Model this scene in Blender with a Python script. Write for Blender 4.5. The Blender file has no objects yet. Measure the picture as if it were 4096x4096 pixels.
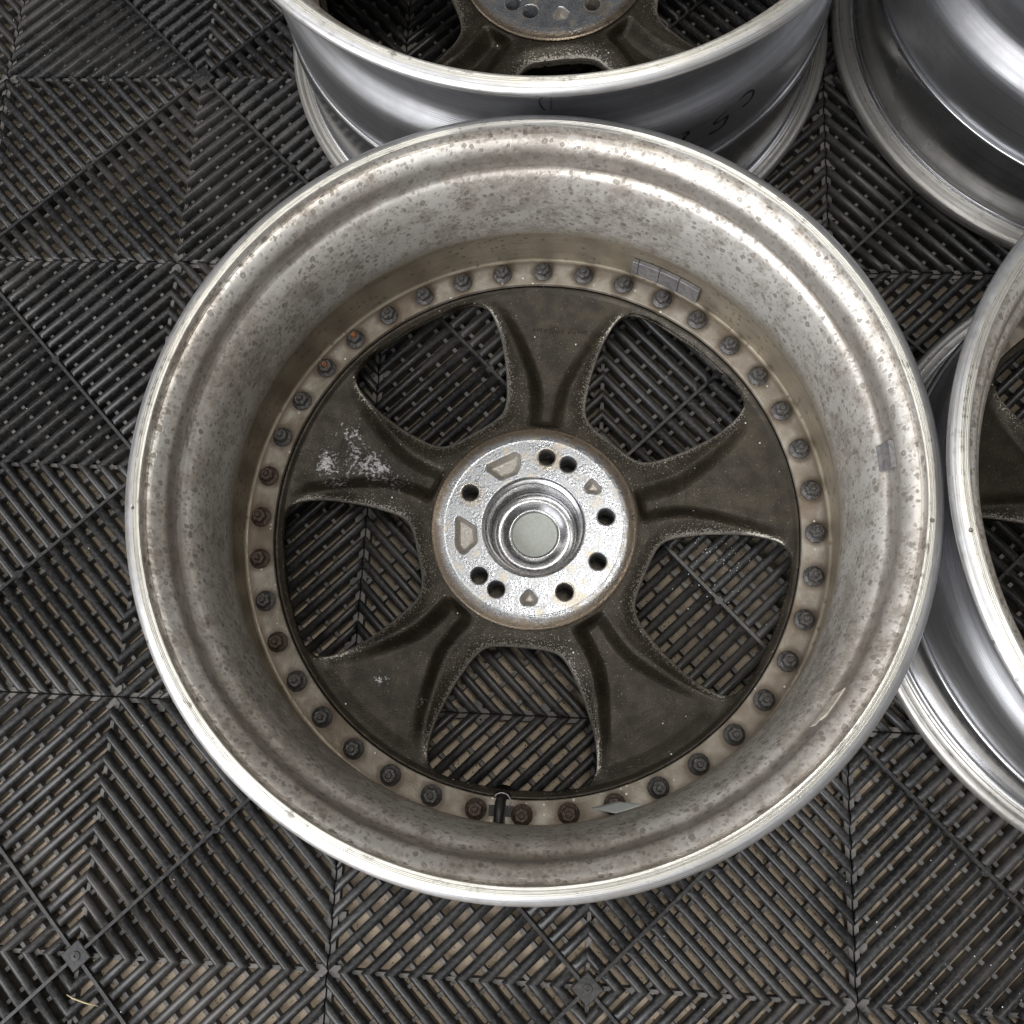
import bpy, bmesh, math, random
import numpy as np
from mathutils import Vector
S = bpy.context.scene
C = S.collection
PI = math.pi
# ---------------------------------------------------------------- camera
cam = bpy.data.cameras.new('camera'); camo = bpy.data.objects.new('camera', cam); C.objects.link(camo)
camo.location = (0.37942, -0.62216, 0.78229)
camo.rotation_euler = (0.242029, 0.057117, 0.046570)
cam.sensor_fit = 'HORIZONTAL'; cam.sensor_width = 36.0; cam.lens = 36.0*3787/4096
cam.clip_start = 0.02; cam.clip_end = 60
S.camera = camo
# ---------------------------------------------------------------- world, lights, exposure
W = bpy.data.worlds.new('World'); S.world = W; W.use_nodes = True
wn = W.node_tree.nodes; wl = W.node_tree.links
bg = wn['Background']; bg.inputs[1].default_value = 0.36
tc = wn.new('ShaderNodeTexCoord'); sp = wn.new('ShaderNodeSeparateXYZ'); wl.new(tc.outputs['Generated'], sp.inputs[0])
mr = wn.new('ShaderNodeMapRange'); mr.inputs[1].default_value = 0.35; mr.inputs[2].default_value = -1.0
dd = wn.new('ShaderNodeVectorMath'); dd.operation = 'DOT_PRODUCT'; wl.new(tc.outputs['Generated'], dd.inputs[0]); dd.inputs[1].default_value = (0.60, 0.78, -0.15)
wl.new(dd.outputs['Value'], mr.inputs[0])
el = wn.new('ShaderNodeMapRange'); el.interpolation_type = 'SMOOTHSTEP'; el.inputs[1].default_value = 0.05; el.inputs[2].default_value = 0.65
el.inputs[3].default_value = 0.04; el.inputs[4].default_value = 1.0
wl.new(sp.outputs[2], el.inputs[0])
mm = wn.new('ShaderNodeMath'); mm.operation = 'MULTIPLY_ADD'; wl.new(mr.outputs[0], mm.inputs[0]); mm.inputs[1].default_value = 1.5; mm.inputs[2].default_value = 0.24
m3 = wn.new('ShaderNodeMath'); m3.operation = 'MULTIPLY'; wl.new(mm.outputs[0], m3.inputs[0]); wl.new(el.outputs[0], m3.inputs[1])
rp = wn.new('ShaderNodeMix'); rp.data_type = 'RGBA'
rp.inputs[6].default_value = (0, 0, 0, 1); rp.inputs[7].default_value = (0.98, 0.99, 1.02, 1); rp.clamp_factor = False
wl.new(m3.outputs[0], rp.inputs[0]); wl.new(rp.outputs[2], bg.inputs[0])
def area(name, loc, target, sx, sy, power, col):
    l = bpy.data.lights.new(name, 'AREA'); l.shape = 'RECTANGLE'; l.size = sx; l.size_y = sy; l.energy = power; l.color = col
    o = bpy.data.objects.new(name, l); C.objects.link(o); o.location = loc
    o.rotation_euler = (Vector(target)-Vector(loc)).to_track_quat('-Z', 'Y').to_euler()
    return o
area('doorway_light', (-1.55, -2.25, 1.95), (0.3, -0.5, 0.0), 2.6, 1.6, 100, (0.97, 0.98, 1.0))
area('ceiling_and_fill_light', (0.30, -1.75, 2.3), (0.3, -0.6, 0.0), 1.6, 0.4, 8, (1.0, 0.98, 0.94))  # added overhead fill, placed to reach down into the mat gaps
area('ceiling_and_fill_light', (0.66, -0.16, 2.6), (0.5, -0.4, 0.0), 0.7, 0.42, 17, (1.0, 0.97, 0.91))
area('ceiling_and_fill_light', (-1.3, 0.4, 2.5), (0.1, -0.4, 0.0), 0.35, 1.6, 8, (1.0, 0.97, 0.92))
S.view_settings.view_transform = 'Standard'; S.view_settings.look = 'None'
S.view_settings.exposure = 0.0; S.view_settings.gamma = 1.0; S.view_settings.use_curve_mapping = False
S.render.engine = 'CYCLES'
# ---------------------------------------------------------------- material helpers
class N:
    def __init__(s, name):
        s.m = bpy.data.materials.new(name); s.m.use_nodes = True
        s.n = s.m.node_tree.nodes; s.l = s.m.node_tree.links; s.b = s.n['Principled BSDF']
    def v(s, sock, val):
        if isinstance(val, bpy.types.NodeSocket): s.l.new(val, sock)
        else: sock.default_value = val
    def pos(s): return s.n.new('ShaderNodeTexCoord').outputs['Object']
    def noise(s, vec, scale, detail=3, rough=0.55, out='Fac'):
        t = s.n.new('ShaderNodeTexNoise'); s.v(t.inputs['Vector'], vec); t.inputs['Scale'].default_value = scale
        t.inputs['Detail'].default_value = detail; t.inputs['Roughness'].default_value = rough
        return t.outputs[out]
    def voro(s, vec, scale, out='Distance', feat='F1', rnd=1.0):
        t = s.n.new('ShaderNodeTexVoronoi'); s.v(t.inputs['Vector'], vec); t.inputs['Scale'].default_value = scale; t.feature = feat
        t.inputs['Randomness'].default_value = rnd
        return t.outputs[out]
    def ramp(s, x, a, b, lo=0.0, hi=1.0, smooth=True):
        t = s.n.new('ShaderNodeMapRange'); s.v(t.inputs[0], x); t.inputs[1].default_value = a; t.inputs[2].default_value = b
        t.inputs[3].default_value = lo; t.inputs[4].default_value = hi
        if smooth: t.interpolation_type = 'SMOOTHSTEP'
        return t.outputs[0]
    def mth(s, op, a, b=0.0, c=0.0):
        t = s.n.new('ShaderNodeMath'); t.operation = op; s.v(t.inputs[0], a); s.v(t.inputs[1], b); s.v(t.inputs[2], c); return t.outputs[0]
    def mix(s, f, a, b):
        t = s.n.new('ShaderNodeMix'); t.data_type = 'RGBA'; s.v(t.inputs[0], f)
        for k, x in ((6, a), (7, b)):
            if isinstance(x, tuple) and len(x) == 3: x = x+(1,)
            s.v(t.inputs[k], x)
        return t.outputs[2]
    def sep(s, vec):
        t = s.n.new('ShaderNodeSeparateXYZ'); s.v(t.inputs[0], vec); return t.outputs
    def comb(s, x, y, z):
        t = s.n.new('ShaderNodeCombineXYZ'); s.v(t.inputs[0], x); s.v(t.inputs[1], y); s.v(t.inputs[2], z); return t.outputs[0]
    def rad(s, vec):
        o = s.sep(vec); return s.mth('SQRT', s.mth('ADD', s.mth('MULTIPLY', o[0], o[0]), s.mth('MULTIPLY', o[1], o[1]))), o
    def attr(s, name):
        t = s.n.new('ShaderNodeAttribute'); t.attribute_name = name; return t.outputs['Fac']
    def bump(s, h, dist, strength=1.0, prev=None):
        t = s.n.new('ShaderNodeBump'); s.v(t.inputs['Height'], h); t.inputs['Distance'].default_value = dist; t.inputs['Strength'].default_value = strength
        if prev is not None: s.l.new(prev, t.inputs['Normal'])
        return t.outputs[0]
    def set(s, col=None, metal=None, rough=None, normal=None, aniso=None, spec=None):
        if isinstance(col, tuple) and len(col) == 3: col = col+(1,)
        if col is not None: s.v(s.b.inputs['Base Color'], col)
        if metal is not None: s.v(s.b.inputs['Metallic'], metal)
        if rough is not None: s.v(s.b.inputs['Roughness'], rough)
        if spec is not None: s.v(s.b.inputs['Specular IOR Level'], spec)
        if normal is not None: s.l.new(normal, s.b.inputs['Normal'])
        if aniso is not None:
            s.v(s.b.inputs['Anisotropic'], aniso)
            t = s.n.new('ShaderNodeTangent'); t.direction_type = 'RADIAL'; t.axis = 'Z'; s.l.new(t.outputs[0], s.b.inputs['Tangent'])
        return s.m
M = {}
# oxidised bare aluminium, inside of the barrel
k = N('oxidised_aluminium'); p = k.pos(); r, xyz = k.rad(p)
big = k.noise(p, 9, 4); mid = k.noise(p, 45, 4, .6); fine = k.noise(p, 420, 3, .6)
warp = k.n.new('ShaderNodeVectorMath'); warp.operation = 'ADD'; k.v(warp.inputs[0], p)
nz = k.noise(p, 260, 2, .5, 'Color'); sc = k.n.new('ShaderNodeVectorMath'); sc.operation = 'SCALE'; k.v(sc.inputs[0], nz); sc.inputs['Scale'].default_value = .0035; k.l.new(sc.outputs[0], warp.inputs[1])
wp = warp.outputs[0]
dens = k.ramp(xyz[2], .10, .19, .52, .30)
d1 = k.voro(wp, 155); c1 = k.sep(k.voro(wp, 155, 'Color'))[0]
on1 = k.ramp(k.mth('ADD', c1, k.mth('MULTIPLY', k.mth('SUBTRACT', k.noise(p, 17, 3, .6), .5), 2.6)), .30, .46)
thr = k.mth('MULTIPLY', c1, .30)
spot1 = k.mth('MULTIPLY', k.ramp(k.mth('SUBTRACT', d1, thr), .10, .02), on1)
core1 = k.mth('MULTIPLY', k.ramp(d1, .12, .04), on1)
d2 = k.voro(wp, 330); c2 = k.sep(k.voro(wp, 330, 'Color'))[1]
spot2 = k.mth('MULTIPLY', k.ramp(d2, .55, .25), k.ramp(k.mth('ADD', c2, k.mth('MULTIPLY', k.mth('SUBTRACT', mid, .5), 1.3)), .56, .68))
spots = k.mth('MAXIMUM', k.mth('SUBTRACT', k.mth('MULTIPLY', spot1, .75), k.mth('MULTIPLY', core1, .5)), k.mth('MULTIPLY', spot2, .55))
base = k.mix(k.ramp(big, .35, .65), (.84, .815, .775), (.73, .68, .62))
base = k.mix(k.mth('MULTIPLY', k.ramp(mid, .46, .66), .50), base, (.46, .41, .35))
haze_ = k.mth('MULTIPLY', k.ramp(k.mth('ADD', k.noise(p, 300, 4, .8), k.mth('MULTIPLY', k.mth('SUBTRACT', mid, .5), .9)), .50, .62), .40)
base = k.mix(haze_, base, (.42, .37, .32))
blot = k.mth('MULTIPLY', k.ramp(k.mth('ADD', k.noise(p, 110, 5, .75), k.mth('MULTIPLY', k.mth('SUBTRACT', big, .5), .5)), .52, .60), .42)
base = k.mix(blot, base, (.30, .265, .225))
ang = k.mth('ARCTAN2', xyz[1], xyz[0])
streak = k.noise(k.comb(k.mth('MULTIPLY', ang, 3.0), k.mth('MULTIPLY', r, 900), k.mth('MULTIPLY', xyz[2], 900)), 1.0, 3, .6)
base = k.mix(k.mth('MULTIPLY', k.ramp(streak, .5, .8), .22), base, (.30, .27, .24))
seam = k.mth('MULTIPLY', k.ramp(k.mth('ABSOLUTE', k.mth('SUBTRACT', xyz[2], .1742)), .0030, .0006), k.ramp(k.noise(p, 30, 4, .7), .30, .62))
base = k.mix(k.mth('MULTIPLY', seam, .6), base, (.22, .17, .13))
gr = k.mth('MULTIPLY', k.ramp(k.mth('ADD', k.mth('ABSOLUTE', k.mth('SUBTRACT', xyz[2], .1812)), k.mth('MULTIPLY', k.mth('SUBTRACT', mid, .5), .016)), .0115, .0030), k.ramp(k.noise(p, 12, 4, .65), .25, .6, .45, 1.0))  # shade of the concave step painted into the colour as a blotchy dark band
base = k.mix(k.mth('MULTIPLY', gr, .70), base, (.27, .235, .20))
bz = k.mth('MULTIPLY', k.ramp(k.mth('ADD', xyz[2], k.mth('ADD', k.mth('MULTIPLY', k.mth('SUBTRACT', mid, .5), .012), k.mth('MULTIPLY', k.mth('SUBTRACT', k.noise(p, 8, 3), .5), .022))), .121, .102), .8)
base = k.mix(bz, base, (.33, .285, .21))
base = k.mix(spots, base, (.26, .235, .205))
rg = k.mth('ADD', k.ramp(mid, .3, .7, .34, .46, False), k.mth('MULTIPLY', spots, .15))
bp = k.bump(k.mth('SUBTRACT', k.mth('ADD', k.mth('MULTIPLY', mid, .6), k.mth('MULTIPLY', fine, .25)), k.mth('MULTIPLY', spots, .3)), .0006, .8)
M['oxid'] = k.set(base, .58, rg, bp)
# machined lip flange
def lip_mat(name, basecol, dirt, sc=1.0, metal=.75, gr=.00035):
    k = N(name); p = k.pos(); r, xyz = k.rad(p)
    ang = k.mth('ARCTAN2', xyz[1], xyz[0])
    g = k.noise(k.comb(k.mth('MULTIPLY', ang, 1.2), k.mth('MULTIPLY', r, 1500), k.mth('MULTIPLY', xyz[2], 500)), 1.0, 3, .65)
    g2 = k.noise(p, 130, 4, .65); g3 = k.noise(p, 18, 3)
    ed = k.ramp(k.mth('ADD', g2, k.mth('MULTIPLY', k.mth('SUBTRACT', g, .5), .7)), .60, .70)
    col = k.mix(k.ramp(g, .48, .72), basecol, tuple(x*.62 for x in basecol))
    col = k.mix(k.mth('MULTIPLY', ed, dirt), col, (.20, .18, .15))
    col = k.mix(k.mth('MULTIPLY', k.ramp(g3, .5, .75), .35), col, (.50, .45, .37))
    nick = k.mth('MULTIPLY', k.ramp(k.voro(p, 95), .16, .10), k.ramp(k.sep(k.voro(p, 95, 'Color'))[0], .90, .92))
    col = k.mix(k.mth('MULTIPLY', nick, .7), col, (.08, .075, .07))
    bp = k.bump(k.mth('ADD', k.mth('ADD', k.mth('MULTIPLY', g, 1.0), k.mth('MULTIPLY', g2, .5)), k.mth('MULTIPLY', nick, -1.5)), gr, .8)
    return k.set(col, metal, k.ramp(g2, .3, .7, .30, .50, False), bp)
M['lip'] = lip_mat('machined_lip', (.78, .76, .70), .75)
M['lip_edge'] = lip_mat('rounded_lip_edge', (.74, .74, .75), .35, 1, .85, .00012)
# brown baked dirt on the lower barrel wall
k = N('brake_dust_wall'); p = k.pos(); r, xyz = k.rad(p)
a = k.noise(p, 22, 4, .6); b = k.noise(p, 240, 3); ang = k.mth('ARCTAN2', xyz[1], xyz[0])
s1 = k.noise(k.comb(k.mth('MULTIPLY', ang, 5), 0.0, k.mth('MULTIPLY', xyz[2], 260)), 1.0, 3, .6)
col = k.mix(k.ramp(a, .3, .7), (.25, .212, .155), (.36, .315, .245))
col = k.mix(k.mth('MULTIPLY', k.ramp(s1, .5, .75), .6), col, (.17, .138, .098))
d = k.voro(wp if False else p, 210); cc = k.sep(k.voro(p, 210, 'Color'))[0]
sp_ = k.mth('MULTIPLY', k.ramp(d, .45, .25), k.ramp(k.mth('ADD', cc, k.mth('MULTIPLY', k.mth('SUBTRACT', a, .5), 1.2)), .78, .85))
col = k.mix(k.mth('MULTIPLY', sp_, .5), col, (.08, .055, .04))
fl = k.mth('MULTIPLY', k.ramp(k.voro(p, 130), .07, .05), k.ramp(k.sep(k.voro(p, 130, 'Color'))[1], .95, .96))
col = k.mix(fl, col, (.7, .66, .6))
M['brown'] = k.set(col, .45, k.ramp(b, .3, .7, .42, .6, False), k.bump(k.mth('ADD', b, k.mth('MULTIPLY', s1, .6)), .0003, .6))
# bolt flange
k = N('stained_flange'); p = k.pos(); a = k.noise(p, 60, 5, .6); b = k.noise(p, 500, 3)
col = k.mix(k.ramp(a, .35, .65), (.27, .235, .19), (.41, .375, .32))
col = k.mix(k.mth('MULTIPLY', k.ramp(k.noise(p, 24, 3), .42, .66), .75), col, (.17, .125, .085))
r, xyz = k.rad(p); ang = k.mth('ARCTAN2', xyz[1], xyz[0]); st = 2*PI/40
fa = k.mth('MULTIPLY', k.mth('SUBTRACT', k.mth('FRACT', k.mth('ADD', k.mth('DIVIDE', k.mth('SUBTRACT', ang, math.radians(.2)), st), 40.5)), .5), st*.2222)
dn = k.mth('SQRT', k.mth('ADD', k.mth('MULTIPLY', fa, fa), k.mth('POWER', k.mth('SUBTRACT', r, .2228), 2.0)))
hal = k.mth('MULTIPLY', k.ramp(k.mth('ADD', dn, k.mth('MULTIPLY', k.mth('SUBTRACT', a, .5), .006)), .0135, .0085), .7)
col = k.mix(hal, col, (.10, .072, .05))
outr = k.ramp(k.mth('ADD', r, k.mth('MULTIPLY', k.mth('SUBTRACT', a, .5), .006)), .2270, .2315)
col = k.mix(k.mth('MULTIPLY', outr, .6), col, (.13, .095, .065))
fl = k.mth('MULTIPLY', k.ramp(k.voro(p, 230), .22, .16), k.ramp(k.mth('ADD', k.sep(k.voro(p, 230, 'Color'))[0], k.ramp(r, .222, .2125, 0, .10)), .93, .95))
col = k.mix(fl, col, (.75, .71, .62))
M['flange'] = k.set(col, .35, .5, k.bump(k.mth('ADD', a, k.mth('MULTIPLY', b, .6)), .0006, .8))
# cast spokes: gunmetal paint with wear attribute
def disc_mat(name, PATCH):
  k = N(name); p = k.pos()
  w = k.attr('wear'); dk = k.attr('line'); pt = k.attr('patch')
  f1 = k.noise(p, 750, 2, .6); f2 = k.noise(p, 60, 4, .6); f3 = k.noise(p, 1500, 2, .6)
  col = k.mix(k.ramp(f2, .35, .65), (.043, .035, .024), (.024, .0195, .0135))
  spk = k.ramp(k.mth('ADD', f1, k.mth('MULTIPLY', w, .34)), .66, .84)
  spk2 = k.ramp(k.mth('ADD', f3, k.mth('MULTIPLY', w, .20)), .70, .78)
  sp = k.mth('MAXIMUM', k.mth('MULTIPLY', spk, .8), k.mth('MULTIPLY', spk2, .7))
  col = k.mix(sp, col, (.50, .47, .42))
  pm = k.mth('MULTIPLY', k.ramp(k.mth('ADD', k.mth('ADD', k.mth('MULTIPLY', k.noise(p, 380, 4, .8), .72), k.mth('MULTIPLY', k.noise(p, 70, 2, .5), .34)), k.mth('MULTIPLY', pt, .16)), .690, .735), k.ramp(pt, .02, .12))
  pm = k.mth('MULTIPLY', pm, PATCH)
  col = k.mix(k.mth('MULTIPLY', pm, .7), col, (.52, .52, .53))
  fl = k.mth('MULTIPLY', k.ramp(k.voro(p, 170), .13, .09), k.ramp(k.sep(k.voro(p, 170, 'Color'))[0], .945, .955))
  col = k.mix(fl, col, (.72, .70, .66))
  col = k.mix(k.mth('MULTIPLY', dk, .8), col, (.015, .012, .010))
  rg = k.mth('SUBTRACT', k.ramp(f2, .3, .7, .30, .42, False), k.mth('MULTIPLY', sp, .05))
  return k.set(col, k.mth('ADD', .42, k.mth('MULTIPLY', sp, .4)), rg, k.bump(k.mth('ADD', k.mth('ADD', f1, k.mth('MULTIPLY', f3, .4)), k.mth('MULTIPLY', pm, 1.2)), .00026, .9), None, .35)
M['disc'] = disc_mat('cast_gunmetal_paint', 1.0); M['disc_clean'] = disc_mat('cast_gunmetal_clean', 0.0)
# hub face
k = N('zinc_hub_face'); p = k.pos(); r, xyz = k.rad(p); w = k.attr('wear')
f1 = k.noise(p, 900, 3, .7); f2 = k.noise(p, 110, 4, .6); f3 = k.voro(p, 420)
col = k.mix(k.ramp(f1, .40, .62), (.50, .51, .53), (.22, .23, .25))
col = k.mix(k.mth('MULTIPLY', k.ramp(f2, .55, .72), .6), col, (.60, .50, .34))
col = k.mix(k.ramp(k.mth('ADD', r, k.mth('MULTIPLY', k.mth('SUBTRACT', f2, .5), .008)), .0722, .0800), col, (.17, .135, .10))
mr_ = k.noise(k.comb(k.mth('MULTIPLY', r, 1400), 0.0, 0.0), 1.0, 2, .6)
col = k.mix(k.mth('MULTIPLY', k.ramp(mr_, .5, .7), .35), col, (.30, .31, .33))
hz = k.attr('rust'); hz = k.ramp(k.mth('ADD', hz, k.mth('MULTIPLY', k.mth('SUBTRACT', f2, .5), 1.2)), .35, .75)
col = k.mix(k.mth('MULTIPLY', hz, .5), col, (.34, .28, .19))
col = k.mix(w, col, (.36, .335, .30))
M['hub'] = k.set(col, k.mth('SUBTRACT', .88, k.mth('MULTIPLY', w, .5)), k.ramp(f2, .3, .7, .20, .38, False), k.bump(k.mth('ADD', k.mth('MULTIPLY', f1, .7), k.mth('MULTIPLY', f3, .5)), .00022, .8))
k = N('dark_chrome'); p = k.pos(); f = k.noise(p, 1300, 2, .6); f2 = k.noise(p, 200, 3)
M['chrome'] = k.set(k.mix(k.ramp(f, .56, .70), (.46, .46, .47), (.84, .83, .80)), 1.0, k.ramp(f2, .35, .65, .20, .32, False), k.bump(f, .00005, .6))
k = N('cap_underside'); p = k.pos(); f = k.noise(p, 300, 3)
M['cap'] = k.set(k.mix(k.ramp(f, .3, .7), (.50, .52, .48), (.44, .46, .42)), 0, .6)
# turned barrel outside
def barrel_mat(name, c, rough, an, gr):
    k = N(name); p = k.pos(); r, xyz = k.rad(p); ang = k.mth('ARCTAN2', xyz[1], xyz[0])
    zr = k.mth('ADD', xyz[2], r)
    wv = k.mth('SINE', k.mth('MULTIPLY', xyz[2], 2*PI/.0013))
    g = k.noise(k.comb(k.mth('MULTIPLY', ang, 1.0), 0.0, k.mth('MULTIPLY', zr, 650)), 1.0, 3, .7)
    f2 = k.noise(p, 26, 4, .6)
    col = k.mix(k.ramp(g, .4, .7), c, tuple(x*.72 for x in c))
    col = k.mix(k.mth('MULTIPLY', k.ramp(f2, .45, .7), .35), col, tuple(x*.6 for x in c))
    sc = k.mth('MULTIPLY', k.ramp(k.voro(p, 70), .05, .03), k.ramp(k.sep(k.voro(p, 70, 'Color'))[0], .9, .91))
    col = k.mix(sc, col, (.8, .8, .8))
    smu = k.ramp(k.noise(p, 11, 4, .7), .50, .68)
    col = k.mix(k.mth('MULTIPLY', smu, .35), col, tuple(x*.55 for x in c)); rough = k.mth('ADD', rough, k.mth('MULTIPLY', smu, .14))
    sr = k.noise(k.comb(k.mth('MULTIPLY', ang, 6.0), 0.0, k.mth('MULTIPLY', xyz[2], 2400)), 1.0, 2, .6)
    col = k.mix(k.mth('MULTIPLY', k.ramp(sr, .66, .74), .4), col, (.85, .85, .86))
    groove = k.mth('MULTIPLY', wv, k.ramp(k.mth('ABSOLUTE', k.mth('SUBTRACT', xyz[2], GZ)), .022, .012))
    return k.set(col, .95, k.mth('ADD', rough, k.mth('MULTIPLY', f2, .14)), k.bump(k.mth('ADD', k.mth('MULTIPLY', g, .6), k.mth('MULTIPLY', groove, .45)), gr, .7), an)
GZ = .112
M['barrel'] = barrel_mat('turned_barrel', (.66, .665, .69), .32, .45, .00022)
M['lipwall'] = barrel_mat('polished_outer_lip', (.56, .56, .57), .14, .5, .00010)
M['foot'] = lip_mat('scuffed_lip_rim', (.62, .60, .56), .6, 1, .8)
# nuts
def nut_mat(name, a, b, metal):
    k = N(name); p = k.pos(); f = k.noise(p, 420, 4, .7); f2 = k.noise(p, 1500, 2)
    oi = k.n.new('ShaderNodeObjectInfo').outputs['Random']
    of = k.comb(oi, k.mth('MULTIPLY', oi, 3.1), 0.0)
    ad = k.n.new('ShaderNodeVectorMath'); ad.operation = 'ADD'; k.v(ad.inputs[0], p); k.v(ad.inputs[1], of)
    f = k.noise(ad.outputs[0], 420, 4, .7)
    col = k.mix(k.ramp(f, .42, .60), a, b)
    col = k.mix(k.mth('MULTIPLY', k.ramp(f2, .58, .68), .5), col, (.42, .42, .42))
    return k.set(col, metal, .45, k.bump(k.mth('ADD', f, f2), .0004, .9))
M['nut'] = nut_mat('corroded_steel', (.125, .12, .118), (.060, .055, .050), .5)
M['nut_rust'] = nut_mat('brown_rusted_steel', (.09, .058, .038), (.05, .036, .028), .3)
M['orange'] = nut_mat('orange_rust', (.42, .13, .02), (.12, .045, .02), 0)
# rubber, lead, tape
k = N('black_rubber'); M['rubber'] = k.set((.018, .018, .018), 0, .45)
k = N('grey_lead'); p = k.pos(); f = k.noise(p, 260, 4)
M['lead'] = k.set(k.mix(k.ramp(f, .35, .65), (.17, .165, .17), (.25, .24, .24)), .25, .5, k.bump(f, .0003, .5))
k = N('adhesive_tape'); p = k.pos(); f = k.noise(p, 300, 4); M['tape'] = k.set(k.mix(k.ramp(f, .4, .6), (.50, .46, .40), (.40, .36, .30)), 0, .55)
k = N('clear_film'); M['film'] = k.set((.50, .53, .52), 0, .25); 
k = N('marker_ink'); M['ink'] = k.set((.006, .006, .007), 0, .5)
# floor mats
k = N('black_mat_plastic'); p = k.pos()
gp = k.n.new('ShaderNodeNewGeometry').outputs['Position']
f1 = k.noise(gp, 14, 4, .6); f2 = k.noise(gp, 330, 4, .7); f3 = k.noise(gp, 900, 2)
sc = k.n.new('ShaderNodeMapping'); k.v(sc.inputs[0], gp); sc.inputs['Scale'].default_value = (60, 900, 60); sc.inputs['Rotation'].default_value = (0, 0, .7)
sn = k.noise(sc.outputs[0], 1.0, 3, .6)
col = k.mix(k.ramp(f1, .35, .7), (.012, .012, .0132), (.023, .0225, .023))
dst = k.ramp(k.mth('ADD', f2, k.mth('MULTIPLY', f1, .35)), .62, .80)
col = k.mix(k.mth('MULTIPLY', dst, .38), col, (.085, .082, .079))
col = k.mix(k.mth('MULTIPLY', k.ramp(sn, .62, .75), .5), col, (.12, .12, .125))
dirt = k.ramp(k.mth('ADD', k.noise(gp, 4.5, 3, .6), k.mth('MULTIPLY', k.noise(gp, 60, 3, .6), .35)), .66, .86)
col = k.mix(k.mth('MULTIPLY', dirt, .5), col, (.085, .078, .070))
M['mat'] = k.set(col, 0, k.ramp(f2, .3, .7, .30, .42, False), k.bump(k.mth('ADD', f2, k.mth('MULTIPLY', f3, .4)), .00018, .6), None, .42)
k = N('dusty_mat_ribs'); gp = k.n.new('ShaderNodeNewGeometry').outputs['Position']
f1 = k.noise(gp, 20, 4, .6); f2 = k.noise(gp, 380, 4, .7)
col = k.mix(k.ramp(f1, .35, .65), (.095, .091, .087), (.17, .158, .146)); col = k.mix(k.ramp(f2, .5, .7), col, (.07, .066, .062))
M['rib'] = k.set(col, 0, .7, k.bump(f2, .0004, .6))
k = N('stained_concrete'); gp = k.pos()
f1 = k.noise(gp, 6, 5, .6); f2 = k.noise(gp, 420, 4, .75); f3 = k.noise(gp, 90, 4, .7); v = k.voro(gp, 330)
col = k.mix(k.ramp(f1, .3, .7), (.68, .55, .41), (.56, .46, .35))
col = k.mix(k.ramp(f2, .35, .65), col, (.66, .55, .42))
col = k.mix(k.mth('MULTIPLY', k.ramp(f3, .57, .70), .6), col, (.13, .10, .08))
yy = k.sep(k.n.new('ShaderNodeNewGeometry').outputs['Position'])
st = k.ramp(k.mth('ADD', k.mth('ADD', yy[1], k.mth('MULTIPLY', yy[0], .12)), k.mth('MULTIPLY', k.mth('SUBTRACT', f1, .5), .8)), -.72, -.30)  # concrete gets darker towards the far side, with a noisy edge
dark_tone = k.mth('MAXIMUM', k.mth('MULTIPLY', st, .82), k.mth('MULTIPLY', k.ramp(k.noise(gp, 13, 4, .65), .50, .66), .45))
col = k.mix(dark_tone, col, k.mix(f3, (.055, .046, .034), (.14, .118, .085)))
pit = k.ramp(v, .22, .10)
pit = k.mth('MULTIPLY', pit, k.ramp(k.sep(k.voro(gp, 330, 'Color'))[0], .6, .7))
col = k.mix(pit, col, (.06, .05, .04))
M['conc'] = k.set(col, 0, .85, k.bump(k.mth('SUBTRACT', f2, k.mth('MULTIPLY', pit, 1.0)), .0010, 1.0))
k = N('white_grit'); M['grit'] = k.set((.8, .8, .8), 0, .3)
k = N('dry_straw'); M['straw'] = k.set((.60, .50, .30), 0, .6)
# ---------------------------------------------------------------- mesh helpers
def link(name, me, mats, parent=None, smooth=True, sharp=None):
    for m in mats: me.materials.append(m)
    if smooth: me.polygons.foreach_set('use_smooth', [True]*len(me.polygons))
    if sharp: me.set_sharp_from_angle(angle=math.radians(sharp))
    me.update()
    o = bpy.data.objects.new(name, me); C.objects.link(o)
    if parent: o.parent = parent
    return o
def tag(o, label, cat, group=None, kind=None):
    if kind: o['kind'] = kind
    if label: o['label'] = label
    if cat: o['category'] = cat
    if group: o['group'] = group
def pymesh(name, V, F, mi=None, attrs=None):
    me = bpy.data.meshes.new(name); me.from_pydata([tuple(x) for x in V], [], [tuple(int(i) for i in f) for f in F]); me.update()
    if mi is not None: me.polygons.foreach_set('material_index', list(mi))
    for a, val in (attrs or {}).items():
        at = me.attributes.new(a, 'FLOAT', 'POINT'); at.data.foreach_set('value', np.asarray(val, dtype=np.float32))
    return me
def spline(pts, n=5):
    P = [np.array(p, float) for p in pts]; out = []
    for i in range(len(P)-1):
        p0 = P[max(i-1, 0)]; p1 = P[i]; p2 = P[i+1]; p3 = P[min(i+2, len(P)-1)]
        for j in range(n):
            t = j/n
            out.append(tuple(.5*((2*p1)+(-p0+p2)*t+(2*p0-5*p1+4*p2-p3)*t*t+(-p0+3*p1-3*p2+p3)*t**3)))
    out.append(tuple(P[-1])); return out
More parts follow.
